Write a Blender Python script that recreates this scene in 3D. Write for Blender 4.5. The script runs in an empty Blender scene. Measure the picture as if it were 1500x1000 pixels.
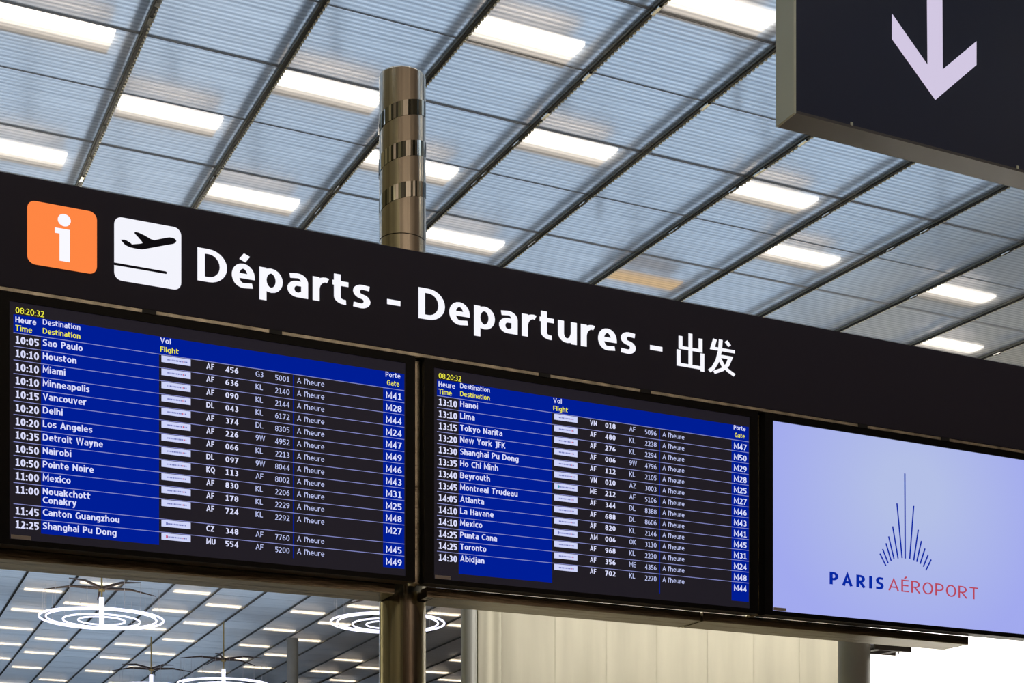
import bpy, bmesh, math, random
from mathutils import Vector, Matrix
random.seed(7)
PI = math.pi
S = bpy.context.scene
COL = S.collection

# ------------------------------------------------------------------ camera
F = 2229.0                      # focal length in pixels of the 1500x1000 frame
HY = 1310.0                     # image row of the horizon (level camera, risen lens)
CAMZ = 1.6
cam = bpy.data.cameras.new('camera')
cam.sensor_width = 36
cam.lens = F / 1500 * 36
cam.shift_y = (HY - 500) / 1500
cam.clip_end = 400
co = bpy.data.objects.new('camera', cam)
co.location = (0, 0, CAMZ)
co.rotation_euler = (PI / 2, 0, 0)
COL.objects.link(co)
S.camera = co

# ------------------------------------------------------------------ view, sky
S.view_settings.view_transform = 'Standard'
S.view_settings.look = 'None'
S.view_settings.exposure = 0.0
S.view_settings.gamma = 1.0
S.view_settings.use_curve_mapping = False
try:
    S.cycles.max_bounces = 10
    S.cycles.transparent_max_bounces = 24
    S.cycles.sample_clamp_indirect = 4.0
    S.cycles.caustics_reflective = False
    S.cycles.caustics_refractive = False
    S.cycles.use_denoising = True
except Exception:
    pass
w = bpy.data.worlds.new('sky')
S.world = w
w.use_nodes = True
nt = w.node_tree
nt.nodes.clear()
wo = nt.nodes.new('ShaderNodeOutputWorld')
bg = nt.nodes.new('ShaderNodeBackground')
tc = nt.nodes.new('ShaderNodeTexCoord')
nz = nt.nodes.new('ShaderNodeTexNoise')
nz.inputs['Scale'].default_value = 4.0
nz.inputs['Detail'].default_value = 4
cr = nt.nodes.new('ShaderNodeValToRGB')
cr.color_ramp.elements[0].position = 0.35
cr.color_ramp.elements[0].color = (0.27, 0.43, 0.63, 1)
cr.color_ramp.elements[1].position = 0.7
cr.color_ramp.elements[1].color = (0.64, 0.71, 0.79, 1)
nt.links.new(tc.outputs['Generated'], nz.inputs['Vector'])
nt.links.new(nz.outputs['Fac'], cr.inputs['Fac'])
nt.links.new(cr.outputs['Color'], bg.inputs['Color'])
bg.inputs['Strength'].default_value = 1.95
nt.links.new(bg.outputs[0], wo.inputs[0])


# ------------------------------------------------------------------ materials
def mat(name, col, rough=.5, metal=0.0, emit=None, estr=1.0, spec=None, noise=None, bump=None, stretch=(1, 1, 1)):
    m = bpy.data.materials.new(name)
    m.use_nodes = True
    t = m.node_tree
    b = t.nodes['Principled BSDF']
    b.inputs['Base Color'].default_value = (*col, 1)
    b.inputs['Roughness'].default_value = rough
    b.inputs['Metallic'].default_value = metal
    if spec is not None:
        b.inputs['Specular IOR Level'].default_value = spec
    if emit:
        b.inputs['Emission Color'].default_value = (*emit, 1)
        b.inputs['Emission Strength'].default_value = estr
    if noise or bump:
        c = t.nodes.new('ShaderNodeTexCoord')
        mp = t.nodes.new('ShaderNodeMapping')
        mp.inputs['Scale'].default_value = stretch
        n = t.nodes.new('ShaderNodeTexNoise')
        n.inputs['Scale'].default_value = (noise or bump)[0]
        n.inputs['Detail'].default_value = 5
        t.links.new(c.outputs['Object'], mp.inputs[0])
        t.links.new(mp.outputs[0], n.inputs['Vector'])
        if noise:
            r = t.nodes.new('ShaderNodeValToRGB')
            k = noise[1]
            r.color_ramp.elements[0].position = .3
            r.color_ramp.elements[1].position = .7
            r.color_ramp.elements[0].color = tuple(x * (1 - k) for x in col) + (1,)
            r.color_ramp.elements[1].color = tuple(min(1, x * (1 + k)) for x in col) + (1,)
            t.links.new(n.outputs['Fac'], r.inputs['Fac'])
            t.links.new(r.outputs['Color'], b.inputs['Base Color'])
        if bump:
            bp = t.nodes.new('ShaderNodeBump')
            bp.inputs['Strength'].default_value = bump[1]
            bp.inputs['Distance'].default_value = bump[2]
            t.links.new(n.outputs['Fac'], bp.inputs['Height'])
            t.links.new(bp.outputs[0], b.inputs['Normal'])
    return m


def emis(name, col, s=1.0):
    m = bpy.data.materials.new(name)
    m.use_nodes = True
    t = m.node_tree
    t.nodes.clear()
    e = t.nodes.new('ShaderNodeEmission')
    e.inputs[0].default_value = (*col, 1)
    e.inputs[1].default_value = s
    o = t.nodes.new('ShaderNodeOutputMaterial')
    t.links.new(e.outputs[0], o.inputs[0])
    return m


def panel_material(name, axis=1):
    """Multiwall polycarbonate: clear walls with fine internal webs running along x."""
    m = bpy.data.materials.new(name)
    m.use_nodes = True
    t = m.node_tree
    t.nodes.clear()
    L = t.links.new
    N = t.nodes.new
    out = N('ShaderNodeOutputMaterial')
    tc = N('ShaderNodeTexCoord')
    sx = N('ShaderNodeSeparateXYZ')
    L(tc.outputs['Object'], sx.inputs[0])
    mu = N('ShaderNodeMath'); mu.operation = 'MULTIPLY'; mu.inputs[1].default_value = 2 * PI / 0.0436
    L(sx.outputs[axis], mu.inputs[0])
    si = N('ShaderNodeMath'); si.operation = 'SINE'
    L(mu.outputs[0], si.inputs[0])
    # streaky unevenness between webs
    mp = N('ShaderNodeMapping'); mp.inputs['Scale'].default_value = (.35, 26, 1)
    L(tc.outputs['Object'], mp.inputs[0])
    n = N('ShaderNodeTexNoise'); n.inputs['Scale'].default_value = 1.0; n.inputs['Detail'].default_value = 3
    L(mp.outputs[0], n.inputs['Vector'])
    ad = N('ShaderNodeMath'); ad.operation = 'MULTIPLY_ADD'; ad.inputs[1].default_value = .30
    L(si.outputs[0], ad.inputs[0]); L(n.outputs['Fac'], ad.inputs[2])
    r = N('ShaderNodeValToRGB')
    r.color_ramp.elements[0].position = .22; r.color_ramp.elements[0].color = (.56, .58, .61, 1)
    r.color_ramp.elements[1].position = .75; r.color_ramp.elements[1].color = (.97, .985, 1, 1)
    L(ad.outputs[0], r.inputs['Fac'])
    tr = N('ShaderNodeBsdfTransparent'); L(r.outputs[0], tr.inputs[0])
    rf = N('ShaderNodeBsdfRefraction'); L(r.outputs[0], rf.inputs[0])
    rf.inputs['IOR'].default_value = 1.06; rf.inputs['Roughness'].default_value = .6
    m0 = N('ShaderNodeMixShader'); m0.inputs[0].default_value = .8
    L(tr.outputs[0], m0.inputs[1]); L(rf.outputs[0], m0.inputs[2])
    df = N('ShaderNodeBsdfDiffuse'); df.inputs[0].default_value = (.75, .77, .8, 1)
    tl = N('ShaderNodeBsdfTranslucent'); tl.inputs[0].default_value = (.85, .87, .9, 1)
    m1 = N('ShaderNodeMixShader'); m1.inputs[0].default_value = .6
    L(df.outputs[0], m1.inputs[1]); L(tl.outputs[0], m1.inputs[2])
    m2 = N('ShaderNodeMixShader'); m2.inputs[0].default_value = .30
    L(m0.outputs[0], m2.inputs[1]); L(m1.outputs[0], m2.inputs[2])
    gl = N('ShaderNodeBsdfGlossy'); gl.inputs['Roughness'].default_value = .25
    m3 = N('ShaderNodeMixShader'); m3.inputs[0].default_value = .03
    L(m2.outputs[0], m3.inputs[1]); L(gl.outputs[0], m3.inputs[2])
    L(m3.outputs[0], out.inputs[0])
    return m


M = dict(
    panel=panel_material('polycarbonate_panel'),
    rail=mat('dark_rail_metal', (.035, .034, .032), .35, .6),
    rail_side=mat('rail_side_metal', (.17, .17, .15), .4, .4),
    clip=mat('pale_clip', (.75, .73, .62), .35, .2),
    joint=mat('joint_gasket', (.36, .36, .38), .5),
    truss=mat('roof_steel', (.42, .42, .43), .6),
    soffit=mat('soffit_brown', (.40, .33, .28), .9, noise=(.6, .12)),
    soffit_light=mat('soffit_beige', (.72, .69, .50), .9),
    roof_lit=mat('roof_underside_lit', (.88, .87, .78), .9),  # light on the near roof is put into this paler colour
    roof=mat('roof_underside', (.85, .72, .60), .8, noise=(1.2, .18)),
    lamp=emis('lamp_diffuser', (1.0, .86, .68), 8),
    lamp_dim=emis('lamp_diffuser_amber', (1.0, .66, .34), 1.5),
    lamp_far=emis('lamp_diffuser_distant', (1.0, .80, .56), 7.5),
    tray=mat('ghost_plate_grey', (.6, .57, .57), .6),
    signblack=mat('sign_black', (.036, .032, .054), .6, spec=.2),
    case=mat('sign_case', (.02, .02, .023), .45),
    letter=emis('lit_letter', (.93, .93, 1.0), 1.02),
    orange=emis('lit_orange', (1.0, .24, .058), 1.0),
    white=emis('lit_white', (.90, .905, .98), 1.0),
    iconblack=mat('icon_black', (.015, .014, .03), .6, spec=.1),
    bezel=mat('bezel_black', (.004, .004, .005), .3, spec=.15),
    lcd=mat('lcd_dark', (.004, .004, .005), .35, emit=(.0125, .0105, .0160), spec=.15),
    blue=emis('lcd_blue', (.0, .0125, .30), 1.0),
    ltext=emis('lcd_text', (.72, .74, 1.0), 1.0),
    ltext2=emis('lcd_text_soft', (.55, .60, .95), 1.0),
    yellow=emis('lcd_yellow', (.85, .82, .06), 1.0),
    line=emis('lcd_rule', (.24, .26, .58), 1.0),
    logo=emis('lcd_plate', (.62, .66, .95), 1.0),
    tick=emis('lcd_plate_mark', (.16, .18, .48), 1.0),
    red=emis('lcd_plate_red', (.60, .08, .15), 1.0),
    teal=emis('lcd_plate_teal', (.02, .32, .40), 1.0),
    sticker=mat('sticker', (.50, .44, .42), .6),
    logoblue=emis('emblem_blue', (.002, .022, .36), 1.0),
    logored=emis('emblem_red', (.47, .065, .11), 1.0),
    steel=mat('post_steel', (.58, .53, .45), .16, 1.0, noise=(1.0, .30), bump=(1.0, .25, .004), stretch=(75, 75, .02)),
    mirror=mat('band_steel', (.95, .93, .86), .06, 1.0),
    reflection_dark=mat('band_reflection_dark', (.10, .105, .09), .12, 1.0),
    reflection_mid=mat('band_reflection_grey', (.36, .36, .30), .1, 1.0),
    trim=mat('trim_steel', (.62, .58, .48), .35, .85, noise=(3.0, .55), stretch=(5, 1, 1)),
    frame=mat('frame_steel', (.50, .45, .36), .22, 1.0, bump=(2.0, .25, .02), stretch=(1.2, 9, 9)),
    bracket=mat('bracket_black', (.006, .006, .007), .5),
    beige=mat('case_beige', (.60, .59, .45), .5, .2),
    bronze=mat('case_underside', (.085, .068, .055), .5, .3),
    navy=mat('sign_navy', (.017, .0175, .040), .5, spec=.25),
    lavender=emis('lit_arrow', (.645, .575, .76), 1.0),
    violet=emis('ring_light', (.80, .80, 1.0), 2.2),
    gold=mat('brass_rod', (.42, .33, .15), .35, .7),
    dark=mat('dark_arm', (.05, .035, .03), .4, .4),
    cable=mat('thin_cable', (.55, .55, .62), .4),
    concrete=mat('column_grey', (.30, .31, .31), .55, noise=(3, .1)),
    column=mat('column_steel', (.42, .42, .38), .4, .1, bump=(1.0, .12, .004), stretch=(40, 40, .02)),
    fabric=mat('beige_fabric', (.68, .64, .51), .9, noise=(1.4, .09), stretch=(3, 3, .35)),
    whitewall=mat('white_wall', (.85, .85, .82), .9),
    floor=mat('floor_stone', (.42, .36, .26), .35, noise=(2.5, .2)),
    wallbeige=mat('wall_beige', (.55, .53, .36), .8),
    wallbrown=mat('wall_brown', (.16, .11, .08), .8, noise=(.8, .5)),
)


def lcd_panel():
    """Backlit LCD showing a pale blue page; the backlight is a little uneven."""
    m = bpy.data.materials.new('lcd_pale_blue')
    m.use_nodes = True
    t = m.node_tree
    t.nodes.clear()
    e = t.nodes.new('ShaderNodeEmission')
    o = t.nodes.new('ShaderNodeOutputMaterial')
    c = t.nodes.new('ShaderNodeTexCoord')
    mp = t.nodes.new('ShaderNodeMapping')
    mp.inputs['Location'].default_value = (-.95, 0, -.85)
    mp.inputs['Scale'].default_value = (1.5, 1, 1.7)
    g = t.nodes.new('ShaderNodeTexGradient'); g.gradient_type = 'SPHERICAL'
    r = t.nodes.new('ShaderNodeValToRGB')
    r.color_ramp.elements[0].position = 0; r.color_ramp.elements[0].color = (.36, .40, .86, 1)
    r.color_ramp.elements[1].position = .8; r.color_ramp.elements[1].color = (.45, .52, .80, 1)
    t.links.new(c.outputs['Object'], mp.inputs[0])
    t.links.new(mp.outputs[0], g.inputs[0])
    t.links.new(g.outputs['Fac'], r.inputs['Fac'])
    t.links.new(r.outputs[0], e.inputs[0])
    t.links.new(e.outputs[0], o.inputs[0])
    return m


M['lcd_pale'] = lcd_panel()


def lamp_painted_fade(name, c1, s1, c2, s2, half):
    """Wide diffuser glow with a painted fade across local y, imitating scatter in the panel."""
    m = bpy.data.materials.new(name)
    m.use_nodes = True
    t = m.node_tree
    t.nodes.clear()
    N = t.nodes.new
    e = N('ShaderNodeEmission'); o = N('ShaderNodeOutputMaterial'); c = N('ShaderNodeTexCoord'); x = N('ShaderNodeSeparateXYZ')
    mr = N('ShaderNodeMapRange'); mr.inputs[1].default_value = -half * .3; mr.inputs[2].default_value = half
    mr.inputs[3].default_value = 0; mr.inputs[4].default_value = 1
    r = N('ShaderNodeValToRGB')
    r.color_ramp.elements[0].color = tuple(k * s1 / 8 for k in c1) + (1,); r.color_ramp.elements[1].color = tuple(k * s2 / 8 for k in c2) + (1,)
    k_ = r.color_ramp.elements.new(.42); k_.color = tuple(k * 1.9 / 8 for k in c2) + (1,)
    t.links.new(c.outputs['Object'], x.inputs[0]); t.links.new(x.outputs[1], mr.inputs[0]); t.links.new(mr.outputs[0], r.inputs[0])
    t.links.new(r.outputs[0], e.inputs[0]); e.inputs[1].default_value = 8
    t.links.new(e.outputs[0], o.inputs[0])
    return m


M['lamp_wide'] = lamp_painted_fade('lamp_diffuser_wide', (1, .88, .72), 7.5, (1, .86, .72), .45, .15)  # fade in the emission stands in for light scattered by the panel


# ------------------------------------------------------------------ mesh helpers
class MB:
    def __init__(s):
        s.v = []; s.f = []; s.m = []; s.mats = []; s.smooth = set()

    def slot(s, m):
        if m not in s.mats:
            s.mats.append(m)
        return s.mats.index(m)

    def face(s, pts, m, smooth=False):
        i = len(s.v)
        s.v += [tuple(p) for p in pts]
        if smooth:
            s.smooth.add(len(s.f))
        s.f.append(tuple(range(i, i + len(pts))))
        s.m.append(s.slot(m))

    def box(s, x0, x1, y0, y1, z0, z1, m, fn=None):
        i = len(s.v)
        p = [(x0, y0, z0), (x1, y0, z0), (x1, y1, z0), (x0, y1, z0), (x0, y0, z1), (x1, y0, z1), (x1, y1, z1), (x0, y1, z1)]
        s.v += [tuple(fn(q)) for q in p] if fn else p
        k = s.slot(m)
        for q in ((0, 3, 2, 1), (4, 5, 6, 7), (0, 1, 5, 4), (1, 2, 6, 5), (2, 3, 7, 6), (3, 0, 4, 7)):
            s.f.append(tuple(i + j for j in q)); s.m.append(k)

    def tube(s, pts, r, m, n=12, closed=False, caps=True):
        """Sweep a circle along a polyline (r may be a list)."""
        i0 = len(s.v)
        k = s.slot(m)
        N = len(pts)
        P = [Vector(p) for p in pts]
        for i, p in enumerate(P):
            if closed:
                d = (P[(i + 1) % N] - P[i - 1])
            else:
                d = P[min(i + 1, N - 1)] - P[max(i - 1, 0)]
            d.normalize()
            up = Vector((0, 0, 1)) if abs(d.z) < .95 else Vector((1, 0, 0))
            a = d.cross(up).normalized(); b = a.cross(d).normalized()
            rr = r[i] if isinstance(r, (list, tuple)) else r
            for j in range(n):
                t = 2 * PI * j / n
                s.v.append(tuple(p + a * rr * math.cos(t) + b * rr * math.sin(t)))
        for i in range(N if closed else N - 1):
            for j in range(n):
                a = i0 + i * n + j; b = i0 + i * n + (j + 1) % n
                i2 = (i + 1) % N
                c = i0 + i2 * n + (j + 1) % n; d = i0 + i2 * n + j
                s.smooth.add(len(s.f)); s.f.append((a, b, c, d)); s.m.append(k)
        if caps and not closed:
            s.face([s.v[i0 + j] for j in range(n)][::-1], m)
            s.face([s.v[i0 + (N - 1) * n + j] for j in range(n)], m)

    def mesh(s, name):
        me = bpy.data.meshes.new(name)
        me.from_pydata(s.v, [], s.f)
        for m in s.mats:
            me.materials.append(m)
        me.polygons.foreach_set('material_index', s.m)
        if s.smooth:
            me.polygons.foreach_set('use_smooth', [i in s.smooth for i in range(len(s.f))])
        me.update()
        return me

    def build(s, name, parent=None, loc=(0, 0, 0), bevel=0, **tags):
        me = s.mesh(name)
        if bevel:
            bm = bmesh.new(); bm.from_mesh(me)
            bmesh.ops.remove_doubles(bm, verts=bm.verts, dist=1e-6)
            ed = [e for e in bm.edges if len(e.link_faces) == 2 and e.calc_face_angle(0) > .5]
            bmesh.ops.bevel(bm, geom=ed, offset=bevel, segments=2, affect='EDGES', profile=.5)
            bm.to_mesh(me); bm.free()
        return obj(name, me, parent, loc, **tags)


def obj(name, data, parent=None, loc=(0, 0, 0), **tags):
    o = bpy.data.objects.new(name, data)
    COL.objects.link(o)
    o.location = loc
    if parent:
        o.parent = parent
    for k, v in tags.items():
        o[k] = v
    return o


def thing(name, label, cat, loc=(0, 0, 0), rz=0.0, group=None, kind=None):
    o = obj(name, None, None, loc)
    o.rotation_euler = (0, 0, rz)
    o.empty_display_size = .1
    if label: o['label'] = label
    if cat: o['category'] = cat
    if group: o['group'] = group
    if kind: o['kind'] = kind
    return o


def copy_tree(o):
    """A copy of a thing with copies of its parts and their sub-parts (mesh data shared)."""
    c = o.copy(); COL.objects.link(c)
    for ch in list(o.children):
        d = ch.copy(); COL.objects.link(d); d.parent = c
        for g in list(ch.children):
            e = g.copy(); COL.objects.link(e); e.parent = d
    return c


# ------------------------------------------------------------------ a drawn sans-serif alphabet (cap height 1)
def arc(cx, cy, rx, ry, a0, a1, n=None):
    n = n or max(4, int(abs(a1 - a0) / 15))
    return [(cx + rx * math.cos(math.radians(a0 + (a1 - a0) * i / n)), cy + ry * math.sin(math.radians(a0 + (a1 - a0) * i / n))) for i in range(n + 1)]


def glyph(ch, w):
    """(advance width, strokes as (points, closed), filled dots) for one character and stroke weight w."""
    h = w / 2; v = h * .80; X = .745 - v; T = 1 - v; b = v; st = []; dots = []; W = .6

    def bowl(W, y0=b, y1=X, a0=0, a1=360):
        return arc(W / 2, (y0 + y1) / 2, W / 2 - h, (y1 - y0) / 2, a0, a1, 20)
    if ch == ' ': return .34, [], []
    if ch == 'A': W = .78; st = [[(h * .9, 0), (W / 2, 1 - h * .6), (W - h * .9, 0)], [(W * .22, .3), (W * .78, .3)]]
    elif ch == 'B':
        W = .68; m = .53
        st = [[(h, 0), (h, 1)], [(h, T), (W * .5, T)] + arc(W * .5, (T + m) / 2, W * .45 - h, (T - m) / 2, 90, -90) + [(h, m)], [(W * .5, m)] + arc(W * .52, (m + b) / 2, W * .48 - h, (m - b) / 2, 90, -90) + [(h, b)]]
    elif ch == 'C': W = .68; st = [[(W, T - .03)] + arc(W * .60, .5, W * .60 - h, .5 - v, 88, 272, 14) + [(W, b + .03)]]
    elif ch == 'D': W = .76; st = [[(h, 0), (h, 1)], [(h, T), (W * .38, T)] + arc(W * .38, .5, W * .62 - h, .5 - v, 90, -90, 14) + [(h, b)]]
    elif ch in 'EÉ':
        W = .56; st = [[(W, T), (h, T), (h, b), (W, b)], [(h, .53), (W * .93, .53)]]
        if ch == 'É': st.append([(W * .42, 1.08), (W * .68, 1.26)])
    elif ch == 'F': W = .54; st = [[(W, T), (h, T), (h, 0)], [(h, .50), (W * .9, .50)]]
    elif ch == 'G': W = .74; st = [arc(W * .52, .5, W * .52 - h, .5 - v, 52, 330, 16)[:-1] + [(W - h, .12), (W - h, .47), (W * .58, .47)]]
    elif ch == 'H': W = .70; st = [[(h, 0), (h, 1)], [(W - h, 0), (W - h, 1)], [(h, .53), (W - h, .53)]]
    elif ch == 'I': W = w; st = [[(h, 0), (h, 1)]]
    elif ch == 'J': W = .44; st = [[(W * .2, T), (W - h, T), (W - h, .1)] + arc(W * .35, .08, W * .65 - h, .17, 0, -110)]
    elif ch == 'K': W = .68; st = [[(h, 0), (h, 1)], [(W - h, 1), (h * 1.8, .48)], [(w * 1.1, .56), (W - h * .8, 0)]]
    elif ch == 'L': W = .55; st = [[(h, 1), (h, b), (W, b)]]
    elif ch == 'M': W = .84; st = [[(h, 0), (h, 1 - .01), (W / 2, .28), (W - h, .99), (W - h, 0)]]
    elif ch == 'N': W = .72; st = [[(h, 0), (h, 1)], [(h, 1 - h), (W - h, h)], [(W - h, 0), (W - h, 1)]]
    elif ch in 'OQ':
        W = .78; st = [arc(W / 2, .5, W / 2 - h, .5 - v, 0, 360, 24)]
        if ch == 'Q': st.append([(W * .55, .05), (W * .85, -.2)])
    elif ch in 'PR':
        W = .64; m = .43 if ch == 'P' else .47
        st = [[(h, 0), (h, 1)], [(h, T), (W * .45, T)] + arc(W * .45, (T + m) / 2, W * .55 - h, (T - m) / 2, 90, -90) + [(h, m)]]
        if ch == 'R': W = .68; st.append([(W * .38, m), (W - h * .7, 0)])
    elif ch == 'S':
        W = .60; q = (T - b) / 4
        st = [[(W * .92, T - .03)] + arc(W * .52, T - q, W * .50 - h, q, 90, 262, 9) + arc(W * .48, b + q, W * .51 - h, q, 82, -90, 9) + [(W * .04, b + .03)]]
    elif ch == 'T': W = .66; st = [[(0, T), (W, T)], [(W / 2, 0), (W / 2, T)]]
    elif ch == 'U': W = .70; st = [[(h, 1)] + arc(W / 2, .36, W / 2 - h, .36 - h, 180, 360, 12) + [(W - h, 1)]]
    elif ch == 'V': W = .74; st = [[(h * .9, 1), (W / 2, h * .6), (W - h * .9, 1)]]
    elif ch == 'W': W = 1.04; st = [[(h * .8, 1), (W * .27, h * .5), (W / 2, .96), (W * .73, h * .5), (W - h * .8, 1)]]
    elif ch == 'Y': W = .70; st = [[(h * .8, 1), (W / 2, .45), (W - h * .8, 1)], [(W / 2, 0), (W / 2, .47)]]
    elif ch == 'Z': W = .62; st = [[(0, T), (W - h, T), (h, b), (W, b)]]
    elif ch == 'a':
        W = .56; st = [[(W * .12, X - .025)] + arc(W * .5, .47, W * .5 - h, X - .47, 95, 0, 9) + [(W - h, 0)], [(W - h, .43), (W * .5, .43)] + arc(W * .46, (.43 + b) / 2, W * .46 - h, (.43 - b) / 2, 90, 270, 9) + [(W * .6, b), (W - h, .16)]]
    elif ch in 'bp':
        W = .62; st = [bowl(W), [(h, 0 if ch == 'b' else -.26), (h, 1.02 if ch == 'b' else .745)]]
    elif ch in 'dgq':
        W = .62; st = [bowl(W)]
        st.append([(W - h, 0), (W - h, 1.02)] if ch == 'd' else [(W - h, .745), (W - h, -.05)] + arc(W * .5, -.04, W / 2 - h, .2 - h * .5, 0, -125, 7))
    elif ch == 'c': W = .52; st = [[(W, X - .02)] + arc(W * .62, (b + X) / 2, W * .62 - h, (X - b) / 2, 90, 270, 12) + [(W, b + .02)]]
    elif ch in 'eé':
        W = .60; st = [[(h, .37), (W - h, .37)] + arc(W / 2, (b + X) / 2, W / 2 - h, (X - b) / 2, 3, 275, 16) + [(W * .90, b + .03)]]
        if ch == 'é': st.append([(W * .46, .835), (W * .66, 1.03)])
    elif ch == 'h': W = .59; st = [[(h, 0), (h, 1.02)], [(h, .40)] + arc(W / 2 + .01, .42, W / 2 - .01 - h, X - .42, 165, 0, 9) + [(W - h, 0)]]
    elif ch == 'n': W = .59; st = [[(h, 0), (h, .745)], [(h, .40)] + arc(W / 2 + .01, .42, W / 2 - .01 - h, X - .42, 165, 0, 9) + [(W - h, 0)]]
    elif ch == 'u': W = .59; st = [[(W - h, 0), (W - h, .745)], [(h, .745)] + arc(W / 2 - .01, .32, W / 2 - .01 - h, .32 - h, 180, 345, 9) + [(W - h, .34)]]
    elif ch == 'm':
        W = .92; k = (W - w) / 2
        st = [[(h, 0), (h, .745)]] + [[(h + k * j, .42)] + arc(h + k * (j + .5), .46, k / 2, X - .46, 170, 0, 8) + [(h + k * (j + 1), 0)] for j in (0, 1)]
    elif ch == 'r': W = .42; st = [[(h, 0), (h, .745)], [(h, .38)] + arc(W * .86, .36, W * .86 - h, X - .34, 160, 90, 6) + [(W, X)]]
    elif ch == 'i': W = w; st = [[(h, 0), (h, .745)]]; dots = [(h, .93, h * 1.1)]
    elif ch == 'j': W = .26; st = [[(W - h, .745), (W - h, -.08)] + arc(W * .2, -.08, W * .8 - h, .16, 0, -80, 4)]; dots = [(W - h, .93, h * 1.1)]
    elif ch == 'k': W = .60; st = [[(h, 0), (h, 1.02)], [(W - h, .745), (w * .9, .36)], [(w * 1.2, .43), (W - h * .8, 0)]]
    elif ch == 'l': W = w; st = [[(h, 0), (h, 1.02)]]
    elif ch == 'o': W = .62; st = [arc(W / 2, (b + X) / 2, W / 2 - h, (X - b) / 2, 0, 360, 20)]
    elif ch == 's':
        W = .49; q = (X - b) / 4
        st = [[(W * .94, X - .02)] + arc(W * .54, X - q, W * .53 - h, q, 90, 258, 9) + arc(W * .46, b + q, W * .54 - h, q, 78, -90, 9) + [(W * .03, b + .02)]]
    elif ch == 't': W = .44; st = [[(W * .3, .95), (W * .3, .26)] + arc(W * .3 + .2, .24, .2, .24 - h, 180, 282, 6), [(0, X), (W, X)]]
    elif ch == 'v': W = .58; st = [[(h * .8, .745), (W / 2, h * .5), (W - h * .8, .745)]]
    elif ch == 'w': W = .86; st = [[(h * .8, .745), (W * .27, h * .5), (W / 2, .70), (W * .73, h * .5), (W - h * .8, .745)]]
    elif ch == 'x': W = .58; st = [[(h * .8, .745), (W - h * .8, 0)], [(h * .8, 0), (W - h * .8, .745)]]
    elif ch == 'y': W = .58; st = [[(h * .8, .745), (W * .52, .04)], [(W - h * .8, .745), (W * .38, -.18), (W * .12, -.22)]]
    elif ch == 'z': W = .50; st = [[(0, X), (W - h, X), (h, b), (W, b)]]
    elif ch == '0': W = .62; st = [arc(W / 2, .5, W / 2 - h, .5 - v, 0, 360, 20)]
    elif ch == '1': W = .56; st = [[(W * .12, .84), (W * .52, .93), (W * .52, 0)], [(.03, b), (W, b)]]
    elif ch == '2': W = .58; st = [arc(W * .45, T - .24, W * .5 - h, .24, 145, -35, 10) + [(h * 1.2, b), (W, b)]]
    elif ch == '3':
        W = .58; q = (T - b) / 4
        st = [arc(W * .42, T - q, W * .5 - h, q, 130, -90, 10), arc(W * .42, b + q, W * .56 - h, q, 90, -135, 10)]
    elif ch == '4': W = .62; st = [[(W * .7, 0), (W * .7, .95), (h, .27), (W, .27)]]
    elif ch == '5': W = .58; st = [[(W * .95, T), (W * .18, T), (W * .18, .57)] + arc(W * .42, .33, W * .56 - h, .33 - h * .9, 105, -130, 12)]
    elif ch == '6': W = .60; st = [arc(W / 2, .32, W / 2 - h, .32 - h, 0, 360, 16), arc(W * .82, .36, W * .82 - h, T - .36, 95, 180, 8)]
    elif ch == '9': W = .60; st = [arc(W / 2, .68, W / 2 - h, .32 - h, 0, 360, 16), arc(W * .18, .64, W * .82 - h, .64 - b, -85, 0, 8)]
    elif ch == '7': W = .58; st = [[(0, T), (W - h, T), (W * .3, 0)]]
    elif ch == '8': W = .60; st = [arc(W / 2, T - .215, W / 2 - h * 1.2, .215, 0, 360, 14), arc(W / 2, b + .24, W / 2 - h, .24, 0, 360, 14)]
    elif ch == ':': W = w; dots = [(h, h, h * 1.1), (h, .6, h * 1.1)]
    elif ch == "'": W = w * .8; st = [[(h * .8, .68), (h * .8, 1.02)]]
    elif ch == '-': W = .38; st = [[(0, .36), (W, .36)]]
    elif ch == '\u51fa':    # chu, 'out'
        W = 1.0; st = [[(.5, -.08), (.5, 1.12)], [(.13, .97), (.13, .56), (.9, .56)], [(.88, 1.0), (.88, .5)], [(.06, .47), (.06, -.06), (.97, -.06)], [(.95, .47), (.95, -.18)]]
    elif ch == '\u53d1':    # fa, 'set out'
        W = 1.02; st = [[(.24, 1.08), (.14, .74), (1.0, .74)], [(.46, 1.1), (.43, .70), (.33, .30), (.17, .02), (.02, -.12)], [(.42, .49), (.83, .49), (.72, .22), (.52, .02), (.20, -.14)], [(.40, .42), (.55, .16), (.76, 0), (.99, -.12)], [(.66, 1.08), (.80, .92)]]
    else:
        W = .5
    return W, st, dots


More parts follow.
